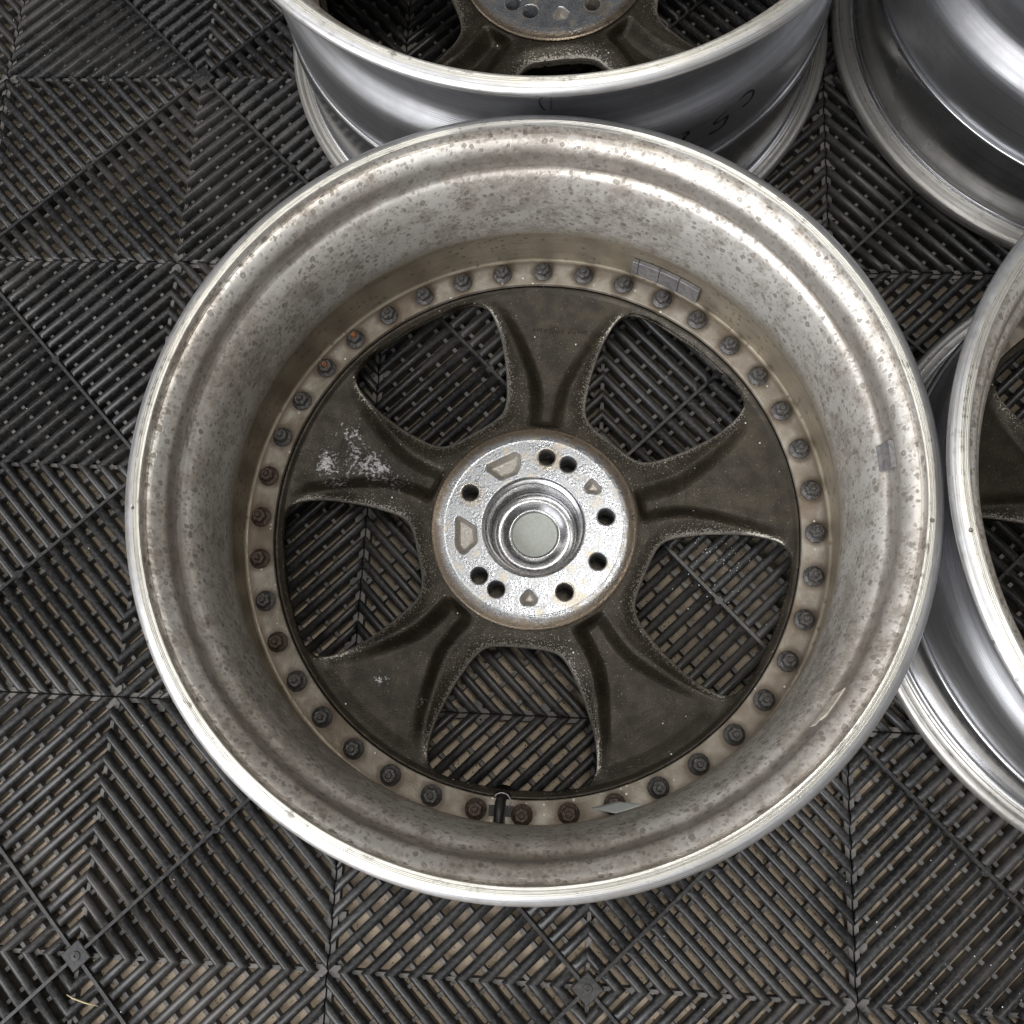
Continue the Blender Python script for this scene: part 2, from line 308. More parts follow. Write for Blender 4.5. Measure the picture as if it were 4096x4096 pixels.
def lathe(name, segs, n=256, closed=True):
    """segs: list of (points, material index, smooth subdivisions)"""
    pr = []; mi = []
    for pts, m, sub in segs:
        q = spline(pts, sub) if sub > 1 else [tuple(p) for p in pts]
        if pr and np.allclose(pr[-1], q[0], atol=1e-7): q = q[1:]
        elif pr: mi.append(m)
        for i, x in enumerate(q):
            if pr and len(mi) < len(pr): mi.append(m)
            pr.append(x)
    K = len(pr)
    if closed: mi.append(segs[-1][1])
    pr = np.array(pr); th = np.arange(n)*2*PI/n
    V = np.stack([np.outer(np.cos(th), pr[:, 0]), np.outer(np.sin(th), pr[:, 0]), np.tile(pr[:, 1], (n, 1))], -1).reshape(-1, 3)
    F = []; FM = []
    E = K if closed else K-1
    for i in range(n):
        a = i*K; b = ((i+1) % n)*K
        for j in range(E):
            j2 = (j+1) % K
            F.append((a+j, b+j, b+j2, a+j2)); FM.append(mi[j] if j < len(mi) else mi[-1])
    return pymesh(name, V, F, FM)
def plate(name, ext, cell, sdf, height, zbot, attrs=None):
    n = int(2*ext/cell)+1; xs = np.linspace(-ext, ext, n); cell = xs[1]-xs[0]
    cx = (xs[:-1]+xs[1:])/2; CX, CY = np.meshgrid(cx, cx, indexing='ij')
    K = sdf(CX, CY) > 0
    ids = -np.ones((n, n), int)
    used = np.zeros((n, n), bool)
    for di in (0, 1):
        for dj in (0, 1): used[di:n-1+di, dj:n-1+dj] |= K
    ids[used] = np.arange(used.sum())
    I, J = np.nonzero(used); P = np.stack([xs[I], xs[J]], 1)
    ii, jj = np.nonzero(K)
    F = np.stack([ids[ii, jj], ids[ii+1, jj], ids[ii+1, jj+1], ids[ii, jj+1]], 1)
    Kp = np.pad(K, 1); B = []
    for (di, dj, a, b) in ((0, -1, (0, 0), (1, 0)), (1, 0, (1, 0), (1, 1)), (0, 1, (1, 1), (0, 1)), (-1, 0, (0, 1), (0, 0))):
        m = ~Kp[ii+1+di, jj+1+dj]
        B.append(np.stack([ids[ii[m]+a[0], jj[m]+a[1]], ids[ii[m]+b[0], jj[m]+b[1]]], 1))
    B = np.concatenate(B); bv = np.unique(B)
    e = 1e-5
    for _ in range(4):
        X, Y = P[bv, 0], P[bv, 1]; f = sdf(X, Y); gx = (sdf(X+e, Y)-sdf(X-e, Y))/(2*e); gy = (sdf(X, Y+e)-sdf(X, Y-e))/(2*e)
        g2 = np.maximum(gx*gx+gy*gy, .25); step = np.clip(f/g2, -cell, cell)
        P[bv, 0] -= step*gx; P[bv, 1] -= step*gy
    Z = height(P[:, 0], P[:, 1]); V = np.column_stack([P, Z])
    at = {}
    q0 = {a: fn(P[:, 0], P[:, 1]) for a, fn in (attrs or {}).items()}
    if zbot > .01:      # walls down to a flat level
        lut = -np.ones(len(P), int); lut[bv] = len(P)+np.arange(len(bv))
        Vb = V[bv].copy(); Vb[:, 2] = zbot
        W_ = np.stack([B[:, 1], B[:, 0], lut[B[:, 0]], lut[B[:, 1]]], 1)
        V = np.concatenate([V, Vb]); F = np.concatenate([F, W_])
        for a, q in q0.items(): at[a] = np.concatenate([q, q[bv]*0])
    else:               # a casting of about 9 mm wall, its back face drawn in a little
        Vb = V.copy(); X, Y = P[bv, 0], P[bv, 1]
        gx = (sdf(X+e, Y)-sdf(X-e, Y))/(2*e); gy = (sdf(X, Y+e)-sdf(X, Y-e))/(2*e)
        Vb[bv, 0] += gx*zbot; Vb[bv, 1] += gy*zbot; Vb[:, 2] -= .009
        n0 = len(V); W_ = np.stack([B[:, 1], B[:, 0], B[:, 0]+n0, B[:, 1]+n0], 1)
        F = np.concatenate([F, F[:, ::-1]+n0, W_]); V = np.concatenate([V, Vb])
        for a, q in q0.items(): at[a] = np.concatenate([q, q*0])
    return pymesh(name, V, F, None, at)
def sst(x, a, b):
    t = np.clip((x-a)/(b-a), 0, 1); return t*t*(3-2*t)
def tube(pts, rad, n=8, flat=None):
    bm = bmesh.new(); P = [Vector(p) for p in pts]; rings = []
    for i, p in enumerate(P):
        t = (P[min(i+1, len(P)-1)]-P[max(i-1, 0)]).normalized()
        up = Vector((0, 0, 1)) if abs(t.z) < .9 else Vector((1, 0, 0)); a = t.cross(up).normalized(); b = a.cross(t)
        rr = rad[i] if isinstance(rad, (list, tuple)) else rad
        rings.append([bm.verts.new(p+a*math.cos(k*2*PI/n)*rr+b*math.sin(k*2*PI/n)*rr) for k in range(n)])
    for r0, r1 in zip(rings, rings[1:]):
        for k in range(n): bm.faces.new((r0[k], r0[(k+1) % n], r1[(k+1) % n], r1[k]))
    bm.faces.new(rings[0][::-1]); bm.faces.new(rings[-1])
    bmesh.ops.recalc_face_normals(bm, faces=bm.faces)
    return bm
def bm2(name, bm):
    me = bpy.data.meshes.new(name); bm.to_mesh(me); bm.free(); return me
# ---------------------------------------------------------------- the setting: concrete under the mats
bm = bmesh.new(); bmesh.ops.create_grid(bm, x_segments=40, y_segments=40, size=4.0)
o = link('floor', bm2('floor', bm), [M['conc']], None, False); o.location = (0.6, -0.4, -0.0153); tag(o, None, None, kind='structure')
# ---------------------------------------------------------------- mat tile (0.4 m, concentric diamonds)
H = 0.2; PT = H/11
def build_tile():
    V = []; F = []; MI = []
    def quadv(q, p):   # rotate a first-quadrant point into quadrant q
        x, y, z = p
        for _ in range(q): x, y = -y, x
        return (x, y, z)
    w = .0039
    prof = [(-w*.86, -.01500), (-w, -.0062), (-w*.97, -.0042), (-w*.86, -.0024), (-w*.62, -.0010), (-w*.33, -.0002), (0, 0), (w*.33, -.0002), (w*.62, -.0010), (w*.86, -.0024), (w*.97, -.0042), (w, -.0062), (w*.86, -.01500)]
    hh = H-.0006; rnd = random.Random(5)
    for q in range(4):
        for k in range(1, 22):
            s = (k+.3)*PT
            ends = []
            for side in (0, 1):
                st = []
                for o_, z in prof:
                    s2 = s+o_*math.sqrt(2)
                    if s2 <= hh: pt = (s2, 0)
                    else: pt = (hh, s2-hh)
                    if side: pt = (pt[1], pt[0])
                    st.append((pt[0], pt[1], z))
                ends.append(st)
            # intermediate stations: slight pinch where the diagonal rib crosses
            st_all = []
            A, B = np.array(ends[0]), np.array(ends[1])
            L = np.linalg.norm(B[6]-A[6])
            if L < .004: continue
            ts = [0, .5, 1]
            if L > .03:
                d = .0045/L; e = .0022/L
                ts = [0, .5-d, .5-e, .5, .5+e, .5+d, 1]
            if L > .03 and k > 11:
                d2 = .003/L; ts = [0, d2]+ts[1:-1]+[1-d2, 1]
            for t in ts:
                P_ = A*(1-t)+B*t
                if L > .03 and abs(t-.5) < .6*.0045/L: P_[:, 2] = np.minimum(P_[:, 2], -.0028 if abs(t-.5) > 1e-6 else -.003)
                if k > 11 and L > .03 and (t in (0, 1)): P_[:, 2] = np.minimum(P_[:, 2], -.0018)
                st_all.append(P_)
            base = len(V); n = len(prof)
            for P_ in st_all:
                for p in P_: V.append(quadv(q, p))
            for i in range(len(st_all)-1):
                for j in range(n-1):
                    a = base+i*n+j
                    F.append((a, a+1, a+n+1, a+n)); MI.append(0)
            F.append(tuple(base+j for j in range(n))[::-1]); MI.append(0)
            F.append(tuple(base+(len(st_all)-1)*n+j for j in range(n))); MI.append(0)
    def box(cx, cy, ux, uy, L, wd, zt, zb, m):
        # box centred (cx,cy), long axis (ux,uy), half length L, half width wd
        nx, ny = -uy, ux; b = len(V)
        for z in (zb, zt):
            for a, c in ((-1, -1), (1, -1), (1, 1), (-1, 1)):
                V.append((cx+ux*L*a+nx*wd*c, cy+uy*L*a+ny*wd*c, z))
        for f in ((4, 5, 6, 7), (3, 2, 1, 0), (0, 1, 5, 4), (1, 2, 6, 5), (2, 3, 7, 6), (3, 0, 4, 7)):
            F.append(tuple(b+i for i in f)); MI.append(m)
    r2 = math.sqrt(.5); LD = H*math.sqrt(2)
    # diagonal webs at the top level
    for ux, uy in ((r2, r2), (r2, -r2)):
        box(0, 0, ux, uy, LD-.004, .0013, -.0009, -.01493, 0)
    # short tabs at a lower level, perpendicular to the bars
    sp_ = LD/14
    for q in range(4):
        for k in range(2, 20):
            s0 = (k+.3)*PT; sm = (k+.8)*PT
            half = (sm if sm <= H else 2*H-sm)*r2
            for j in range(-7, 7):
                t = (j+.5)*sp_
                if abs(t) > half-.003: continue
                c = sm/2
                x, y = c+t*r2*-1, c+t*r2
                p = quadv(q, (x, y, 0)); d = quadv(q, (r2, r2, 0))
                zt = -.0066+rnd.uniform(-.0004, .0004)
                box(p[0], p[1], d[0], d[1], .0046, .0015, zt, -.01479, 1)
    # axis ribs and seam ribs
    box(0, 0, 1, 0, H-.0006, .0016, -.0056, -.01465, 1); box(0, 0, 0, 1, H-.0006, .0016, -.0060, -.01451, 1)
    for sx in (-1, 1):
        box(sx*(H-.0024), 0, 0, 1, H-.0006, .0017, -.0049, -.01472, 1)
        box(0, sx*(H-.0024), 1, 0, H-.0006, .0017, -.0053, -.01458, 1)
    # clip plates in the gaps along the seams and by the middle
    for q in range(4):
        for k in (2, 5, 8):
            p = quadv(q, (H-.0062, (k-.2)*PT, 0)); d = quadv(q, (0, 1, 0)); box(p[0], p[1], d[0], d[1], .0042, .0040, -.0058-.0001*k, -.01430, 1)
            p = quadv(q, (H-.0062, -(k+.2)*PT, 0)); box(p[0], p[1], d[0], d[1], .0032, .0040, -.0060-.0001*k, -.01430, 1)
        p = quadv(q, (2.0*PT, 0, 0)); d = quadv(q, (r2, r2, 0)); box(p[0], p[1], d[0], d[1], .0040, .0040, -.0051, -.01444, 1)
        p = quadv(q, (H-.0052, 0, 0)); d = quadv(q, (1, 0, 0)); box(p[0], p[1], d[0], d[1], .0045, .0045, -.0047, -.01437, 1)
        p = quadv(q, (H/2, H/2, 0)); b = len(V)
        for z, rr in ((-.013, .0042), (-.0022, .0042), (-.0012, .0034)):
            for i in range(12): V.append((p[0]+rr*math.cos(i*PI/6), p[1]+rr*math.sin(i*PI/6), z))
        for r_ in range(2):
            for i in range(12): F.append((b+r_*12+i, b+r_*12+(i+1) % 12, b+r_*12+12+(i+1) % 12, b+r_*12+12+i)); MI.append(0)
        F.append(tuple(b+24+i for i in range(12))); MI.append(0)
    return pymesh('mat_tile', V, F, MI)
tile_me = build_tile()
tile = link('mat_tile', tile_me, [M['mat'], M['rib']], None, False)
tile_me.polygons.foreach_set('use_smooth', [m == 0 for m in [p.material_index for p in tile_me.polygons]]); tile_me.set_sharp_from_angle(angle=math.radians(50))
# centre boss: square diamond block with a round dimpled button
V = []; F = []
rr = .0125
for z, q in ((-.0145, rr), (-.0016, rr), (-.0009, rr*.93)):
    for i in range(4): V.append((q*math.cos(i*PI/2), q*math.sin(i*PI/2), z+.0006))
for r_ in range(2):
    for i in range(4): F.append((r_*4+i, r_*4+(i+1) % 4, r_*4+4+(i+1) % 4, r_*4+4+i))
b = len(V); rings = [(.0042, -.0009), (.0036, .0003), (.0012, .0004), (.0008, -.0006)]
# top face with a hole is awkward: build button as a lathe standing 1 mm in the block
F.append((8, 9, 10, 11))
for r_, z in [(.0046, -.0015)]+rings:
    for i in range(20): V.append((r_*math.cos(i*PI/10), r_*math.sin(i*PI/10), z))
for k_ in range(4):
    for i in range(20): F.append((b+k_*20+i, b+k_*20+(i+1) % 20, b+k_*20+20+(i+1) % 20, b+k_*20+20+i))
F.append(tuple(b+80+i for i in range(20)))
boss = link('centre_boss', pymesh('centre_boss', V, F), [M['mat']], tile, False)
colw = ['far left', 'left', 'middle', 'right', 'far right']
GX = [-2, 0, 2, 4, 6]; GY = [2, 0, -2, -4, -6]
lab = {
 (0, 0): 'black ribbed mat tile in the upper left corner, its diamond centre bare',
 (2, 0): 'black ribbed mat tile under the wheel at the top edge',
 (4, 0): 'black ribbed mat tile under the shiny wheel in the upper right corner',
 (-2, 0): 'black ribbed mat tile at the upper left edge, only corner chevrons in view',
 (0, -2): 'black ribbed mat tile under the left half of the big front wheel',
 (2, -2): 'black ribbed mat tile under the hub and right spokes of the big front wheel',
 (4, -2): 'black ribbed mat tile under the wheel cut off by the right edge',
 (-2, -2): 'black ribbed mat tile at the left edge level with the hub of the front wheel',
 (0, -4): 'black ribbed mat tile in the lower left corner with a dry straw on it',
 (2, -4): 'ribbed mat tile at the bottom edge just below the big wheel, centre boss visible',
 (4, -4): 'black ribbed mat tile in the lower right corner sprinkled with white grit',
 (-2, -4): 'black ribbed mat tile, only a sliver at the left edge near the bottom'}
first = True
for gy in GY:
    for gx in GX:
        if first: t = tile; bb = boss; first = False
        else:
            t = tile.copy(); C.objects.link(t); bb = boss.copy(); C.objects.link(bb); bb.parent = t
        t.location = (gx*H, gy*H, 0)
        l = lab.get((gx, gy))
        if l is None:
            side = 'behind the wheels at the top' if gy == 2 else ('in front of the bottom row' if gy == -6 else 'right of the last column')
            l = 'ribbed tile %s, %s column%s' % (side, colw[GX.index(gx)], '' if gy in (2, -6) else ', row %s' % {0: 'one', -2: 'two', -4: 'three'}[gy])
        tag(t, l, 'floor tile', 'interlocking black mat tiles')
# ---------------------------------------------------------------- wheel parts (shared meshes)
TOP = .2028
def barrel_mesh():
    inner_up = [(.2246, .104), (.2249, .120), (.2256, .137), (.2271, .1520), (.2294, .1622), (.2326, .1692), (.2359, .1724)]
    step = [(.2359, .1724), (.2366, .1732), (.2374, .1744)]
    band = [(.2374, .1744), (.2384, .1775), (.2391, .1820), (.2401, .1866), (.2427, .1908), (.2460, .1938), (.2490, .1954)]
    lipin = [(.2490, .1954), (.2500, .1950), (.2502, .2005), (.2505, .2018)]
    flat = [(.2505, .2018), (.2510, .2026), (.2522, TOP), (.2527, .20255), (.2531, TOP), (.2536, .20255), (.2541, TOP), (.2546, .20255), (.2550, TOP), (.2560, .2026), (.2565, .2024)]
    edge = [(.2565, .2024), (.2582, .2019), (.2602, .2008), (.2617, .1992), (.2623, .1974), (.2618, .1957), (.2600, .1944), (.2560, .1935), (.2500, .1924), (.2455, .1900)]
    outer = [(.2455, .1900), (.2436, .1850), (.2426, .1780), (.2400, .1660), (.2350, .1580), (.2312, .1500), (.2292, .1400), (.2284, .1290), (.2296, .1220), (.2328, .1160), (.2366, .1105), (.2394, .1050), (.2406, .0980), (.2408, .0850), (.2400, .0620), (.2383, .0465)]
    low = [(.2383, .0465), (.2383, .0392), (.2117, .0392)]
    fl = [(.2117, .0392), (.2117, .0428), (.2121, .0432), (.2322, .0432)]
    wall = [(.2322, .0432), (.2342, .0440), (.2349, .0470), (.2348, .0600), (.2346, .0750), (.2336, .0850), (.2306, .0920), (.2268, .0970), (.2249, .1005), (.2246, .1040)]
    return lathe('inner_barrel', [(inner_up, 0, 5), (step, 0, 3), (band, 0, 5), (lipin, 3, 1), (flat, 1, 1), (edge, 2, 4), (outer, 4, 4), (low, 4, 1), (fl, 6, 1), (wall, 5, 4)], 320)
barrel_me = barrel_mesh()
def lip_mesh(dz, Rb):
    zt = .0450+dz   # ledge height in world z
    w = [(.2384, zt-.006), (.2384, zt), (.2405, zt+.0005), (.2418, zt-.0010), (.2424, zt-.0035)]
    a = [(.2424, zt-.0035), (.2425, .012+(zt-.012)*.75), (.2416, .012+(zt-.012)*.45), (.2402, .012+(zt-.012)*.22), (.2402, .0175)]
    c = [(.2402, .0175), (.2412, .0145), (.2442, .0135)]
    f = [(.2442, .0135), (.2450, .0128), (.2462, .0136), (.2475, .0128), (Rb-.0070, .0126), (Rb-.0060, .0142), (Rb-.0035, .0146), (Rb-.0012, .0128)]
    e = [(Rb-.0012, .0128), (Rb, .0100), (Rb-.0002, .0050), (Rb-.0022, .0018), (Rb-.0060, .0006), (Rb-.0110, .0020)]
    i = [(Rb-.0110, .0020), (.2360, .0080), (.2350, .0150), (.2350, zt-.0062)]
    return lathe('outer_lip', [(w, 0, 2), (a, 0, 4), (c, 0, 3), (f, 1, 2), (e, 1, 4), (i, 0, 2)], 256)
# windows in the spoke disc
half = [(0, .2055), (10, .2058), (13.2, .2059), (15.8, .2051), (17.6, .2030), (18.9, .1987), (19.8, .1925), (20.5, .183), (21.1, .170), (21.2, .155), (21.0, .141), (20.2, .127), (19.3, .117), (17.6, .1085), (15.0, .1030), (10, .0992), (5, .0977), (0, .0973)]
hp = spline([(r*math.cos(math.radians(a)), r*math.sin(math.radians(a))) for a, r in half], 6)
poly = np.array(hp+[(x, -y) for x, y in hp[::-1]][1:-1])
PA = poly; PB = np.roll(poly, -1, 0)
def polysd(X, Y):
    sh = X.shape; x = X.ravel(); y = Y.ravel(); out = np.empty(len(x))
    for s0 in range(0, len(x), 20000):
        px = x[s0:s0+20000, None]; py = y[s0:s0+20000, None]
        ex = PB[None, :, 0]-PA[None, :, 0]; ey = PB[None, :, 1]-PA[None, :, 1]; wx = px-PA[None, :, 0]; wy = py-PA[None, :, 1]
        t = np.clip((wx*ex+wy*ey)/(ex*ex+ey*ey), 0, 1); d = np.sqrt(((wx-ex*t)**2+(wy-ey*t)**2).min(1))
        yi = PA[None, :, 1]; yj = PB[None, :, 1]; xi = PA[None, :, 0]; xj = PB[None, :, 0]
        cr = ((yi > py) != (yj > py)) & (px < (xj-xi)*(py-yi)/np.where(yj == yi, 1e-12, yj-yi)+xi)
        ins = cr.sum(1) % 2 == 1
        out[s0:s0+20000] = np.where(ins, -d, d)
    return out.reshape(sh)
WC = math.radians(123.0)
def foldw(X, Y):
    r = np.hypot(X, Y); a = np.arctan2(Y, X)-WC; a = (a+PI/5) % (2*PI/5)-PI/5
    return r*np.cos(a), r*np.sin(a)
def sdf_disc(X, Y):
    r = np.hypot(X, Y); u, v = foldw(X, Y)
    f = np.minimum(np.minimum(.2116-r, r-.078), polysd(u, v))
    return np.minimum(f, np.hypot(X+.0150, Y+.2125)-.0068)
SC = math.radians(87.0)
def spoke_uv(X, Y):
    r = np.hypot(X, Y); a = np.arctan2(Y, X)-SC; a = (a+PI/5) % (2*PI/5)-PI/5; return r, a
PW_R = np.array([.080, .088, .092, .104, .117, .128, .141, .154, .167, .182, .197, .203]); PW_A = np.radians([4.2, 5.4, 5.4, 4.7, 4.7, 5.4, 7.0, 8.7, 10.3, 12.1, 13.7, 14.2])
def pocket(X, Y):
    r, a = spoke_uv(X, Y); hw = np.interp(r, PW_R, PW_A)*r; lat = r*np.abs(a+math.radians(.9))
    e = hw-lat
    depth = np.interp(r, [.086, .094, .12, .14, .16, .18, .195, .203], [0.6, 1, .95, .82, .62, .42, .22, 0.0])
    m = sst(e, -.0085, .0062)
    inn = sst(r, .0850, .0905)
    return m*inn*depth, e, r, a
def h_disc(X, Y):
    m, e, r, a = pocket(X, Y); u, v = foldw(X, Y); d = polysd(u, v)
    zr = np.interp(r, [.078, .09, .11, .14, .18, .203, .2065, .2095], [.0350, .0345, .0335, .0335, .0340, .0352, .0362, .0385])
    crest = .0016*np.exp(-((e+.0075)/.0055)**2)*sst(r, .09, .11)*(1-sst(r, .175, .2))
    z = zr+crest-m*.0108
    fo = 1-sst(r, .165, .201)
    z -= (.0040*np.exp(-np.maximum(d, 0)/.0042)+.0016*sst(np.maximum(d, 0), .012, .0))*fo
    z -= .0009*np.exp(-np.maximum(d, 0)/.0012)*(1-fo)
    return z
def a_wear(X, Y):
    m, e, r, a = pocket(X, Y); u, v = foldw(X, Y); d = polysd(u, v)
    w = 1.35*np.exp(-np.maximum(d, 0)/.0022)*(1-.8*sst(r, .196, .2035))+.24*np.exp(-np.maximum(d, 0)/.009)*(1-sst(r, .18, .2))*(1-m)
    return np.clip(w+.10*(1-sst(r, .13, .165))*(1-.6*m), 0, 1.3)
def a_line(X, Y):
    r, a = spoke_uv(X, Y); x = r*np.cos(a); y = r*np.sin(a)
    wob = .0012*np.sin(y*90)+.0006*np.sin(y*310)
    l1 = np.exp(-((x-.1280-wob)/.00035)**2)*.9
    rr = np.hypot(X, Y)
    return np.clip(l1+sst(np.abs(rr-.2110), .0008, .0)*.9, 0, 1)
def a_patch(X, Y):
    r = np.hypot(X, Y); an = np.degrees(np.arctan2(Y, X)) % 360
    def g(r0, a0, sr, sa, k): return k*np.exp(-((r-r0)/sr)**2-((an-a0)/sa)**2)
    return np.clip(g(.180, 165, .020, 6, 1.0)+g(.165, 160, .018, 6, .70)+g(.16, 161, .036, 11, .28)+g(.18, 230, .02, 9, .22)+g(.178, 153, .012, 3.5, .8)+g(.135, 163, .018, 6, .8)+g(.115, 165, .012, 5, .6)+g(.15, 155, .01, 4, .6)+g(.172, 228, .008, 3, .95)+g(.165, 240, .008, 2.5, .75)+g(.192, 217, .008, 4, .5)+g(.115, 232, .012, 4, .45)+g(.195, 97, .008, 4, .45)+g(.185, 300, .01, 5, .25), 0, 1)
disc_me = plate('spoke_disc', .2122, .00095, sdf_disc, h_disc, .0040, {'wear': a_wear, 'line': a_line, 'patch': a_patch})
# hub pad
def rpoly(pts, rad_):   # rounded polygon signed distance (positive outside)
    P = np.array(pts); cen = P.mean(0); dl = np.linalg.norm(P-cen, axis=1)[:, None]; P = cen+(P-cen)*(1-.0020/dl); rad_ = .0036
    def f(X, Y):
        d = np.full(X.shape, 1e9); ins = np.zeros(X.shape, int)
        for (x1, y1), (x2, y2) in zip(P, np.roll(P, -1, 0)):
            ex, ey = x2-x1, y2-y1; wx, wy = X-x1, Y-y1; t = np.clip((wx*ex+wy*ey)/(ex*ex+ey*ey), 0, 1)
            d = np.minimum(d, np.hypot(wx-ex*t, wy-ey*t))
            ins += (((y1 > Y) != (y2 > Y)) & (X < ex*(Y-y1)/(ey if ey != 0 else 1e-12)+x1))
        return np.where(ins % 2 == 1, -d, d)-rad_
    return f
def pl(*l): return [(r/1000*math.cos(math.radians(a)), r/1000*math.sin(math.radians(a))) for a, r in l]
pk = [rpoly(pl((104.5, 62.5), (129.5, 62), (126, 49.5), (110, 48.5), (105, 55)), .0022),
      rpoly(pl((175.5, 61), (197, 63), (202.5, 60.5), (197, 48.5), (182, 48.5)), .0022),
      rpoly(pl((40.5, 61), (32.5, 62), (31, 60), (36.2, 53), (39, 53.5)), .0022),
      rpoly(pl((-91, 53), (-86, 59.5), (-87.5, 62), (-95.5, 62), (-96, 59.5)), .0022)]
lug = [(81.6, 59), (9.6, 59), (-62.9, 59), (-134.9, 59), (153.3, 59), (63.6, 59), (-27.2, 59), (-117.7, 59)]
lugxy = [(r/1000*math.cos(math.radians(a)), r/1000*math.sin(math.radians(a))) for a, r in lug]
def sdf_hub(X, Y):
    r = np.hypot(X, Y); f = np.minimum(.0836-r, r-.0405)
    for x, y in lugxy: f = np.minimum(f, np.hypot(X-x, Y-y)-.0067)
    return f
def h_hub(X, Y):
    r = np.hypot(X, Y); z = np.full(X.shape, .0390)
    z -= .0016*sst(r, .0735, .0836); z += .0002*sst(np.abs(r-.0728), .0008, 0)
    z -= .0012*(1-sst(r, .0405, .0418)); z -= .0006*(1-sst(np.abs(.0836-r), 0, .0012))
    for f in pk: z -= .0060*(1-sst(f(X, Y), -.0042, .0006))
    for x, y in lugxy: z -= .0007*(1-sst(np.hypot(X-x, Y-y), .0067, .0075))
    return z
def w_hub(X, Y):
    w = np.zeros(X.shape)
    for f in pk: w = np.maximum(w, 1-sst(f(X, Y), -.0010, .0004))
    return w
def rust_hub(X, Y):
    w = np.zeros(X.shape)
    for i, (x, y) in enumerate(lugxy): w = np.maximum(w, (1.0 if i in (0, 2, 4) else .45)*np.exp(-((np.hypot(X-x-.001, Y-y+.0015)-.0060)/.0060)**2))
    return np.maximum(w, .9*np.exp(-((X-.034)/.008)**2-((Y+.058)/.012)**2))
hub_me = plate('hub_face', .0842, .0006, sdf_hub, h_hub, .012, {'wear': w_hub, 'rust': rust_hub})
bore_me = lathe('centre_bore', [([(.0408, .0379), (.0402, .0366), (.0388, .0360)], 0, 2), ([(.0388, .0360), (.0376, .0352)], 0, 1), ([(.0376, .0352), (.0368, .0346), (.0366, .0330)], 0, 2), ([(.0366, .0330), (.0366, .0190)], 0, 1),
    ([(.0366, .0190), (.0363, .0140), (.0352, .0100), (.0330, .0074), (.0295, .0062), (.0260, .0067), (.0230, .0080), (.0208, .0087), (.0194, .0080)], 0, 8), ([(.0194, .0080), (.0186, .0060)], 0, 1)], 160, False)
cap_me = lathe('cap_disc', [([(.0188, .0070), (.0150, .0072), (.0080, .0073), (.0001, .0073)], 0, 1)], 96, False)
seat_me = lathe('face_plate', [([(.0900, .0060), (.0900, .0110), (.0353, .0110), (.0353, .0060)], 0, 1)], 96, True)
# nut: conical flange, hexagon, stud
def nut_mesh():
    bm = bmesh.new(); rings = []
    rnd = random.Random(2)
    def ring(r, z, n=24, hexa=0):
        vs = []
        for i in range(n):
            a = i*2*PI/n; rr_ = r
            if hexa: h = r/math.cos(((a+PI/6) % (PI/3))-PI/6); rr_ = r*(1-hexa)+min(h, r*1.12)*hexa
            vs.append(bm.verts.new((rr_*math.cos(a), rr_*math.sin(a), z)))
        return vs
    spec = [(.0068, 0, 0), (.0072, .0006, 0), (.0071, .0014, 0), (.0064, .0021, 0), (.0052, .0027, 0), (.0046, .0031, .8), (.0045, .0065, 1), (.0040, .0072, .8), (.0028, .0074, 0), (.0020, .0072, 0)]
    for r, z, h in spec: rings.append(ring(r*1.14, z*1.15, 24, h))
    for r0, r1 in zip(rings, rings[1:]):
        for i in range(24): bm.faces.new((r0[i], r0[(i+1) % 24], r1[(i+1) % 24], r1[i]))
    bm.faces.new(rings[-1])
    return bm2('flange_nut', bm)
nut_me = nut_mesh()
stud_me = lathe('stud', [([(.0023, .0075), (.0023, .0102), (.0019, .0108), (.0001, .0109)], 0, 1)], 16, False)
def wheel(name, label, x, y, dz, rot, Rb, nuts=True, group='split rims lying face down on the mats'):
    root = bpy.data.objects.new(name, None); C.objects.link(root); root.location = (x, y, 0)
    tag(root, label, 'wheel', group)
    def add(n, me, mats, z=0, rz=0, sharp=None):
        if not me.materials: o = link(n, me, mats, root, True, sharp)
        else: o = bpy.data.objects.new(n, me); C.objects.link(o); o.parent = root
        o.location = (0, 0, z); o.rotation_euler = (0, 0, rz); return o
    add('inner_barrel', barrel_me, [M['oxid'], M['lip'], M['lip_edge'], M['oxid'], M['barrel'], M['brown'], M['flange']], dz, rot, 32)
    add('outer_lip', lip_mesh(dz, Rb), [M['lipwall'], M['foot']], 0, rot, 40)
    d = add('spoke_disc', disc_me, [M['disc']], dz, rot)
    d.material_slots[0].link = 'OBJECT'; d.material_slots[0].material = M['disc'] if dz == 0 else M['disc_clean']
    h = add('hub_face', hub_me, [M['hub']], dz, rot, 50)
    add('face_plate', seat_me, [M['disc']], dz, rot, 40)
    cb = add('centre_bore', bore_me, [M['chrome']], dz, rot, 40)
    cp = add('cap_disc', cap_me, [M['cap']], 0, 0); cp.parent = cb; cp.location = (0, 0, 0)
    return root
A = wheel('alloy_wheel', 'large five-spoke wheel in the middle, stained silver inside with a ring of corroded nuts', .3462, -.4517, 0, 0, .2450)
B = wheel('alloy_wheel', 'deep wheel at the top edge with black handwriting on its dark grey barrel', .3463, .0514, .049, math.radians(8.3), .2560)
Cw = wheel('alloy_wheel', 'shiny wheel in the upper right corner showing only its polished outer barrel', .8664, .0542, .0365, math.radians(31), .2600)
D = wheel('alloy_wheel', 'wheel cut off by the right edge, one brown spoke in view', .8648, -.4545, .022, 0, .2568)
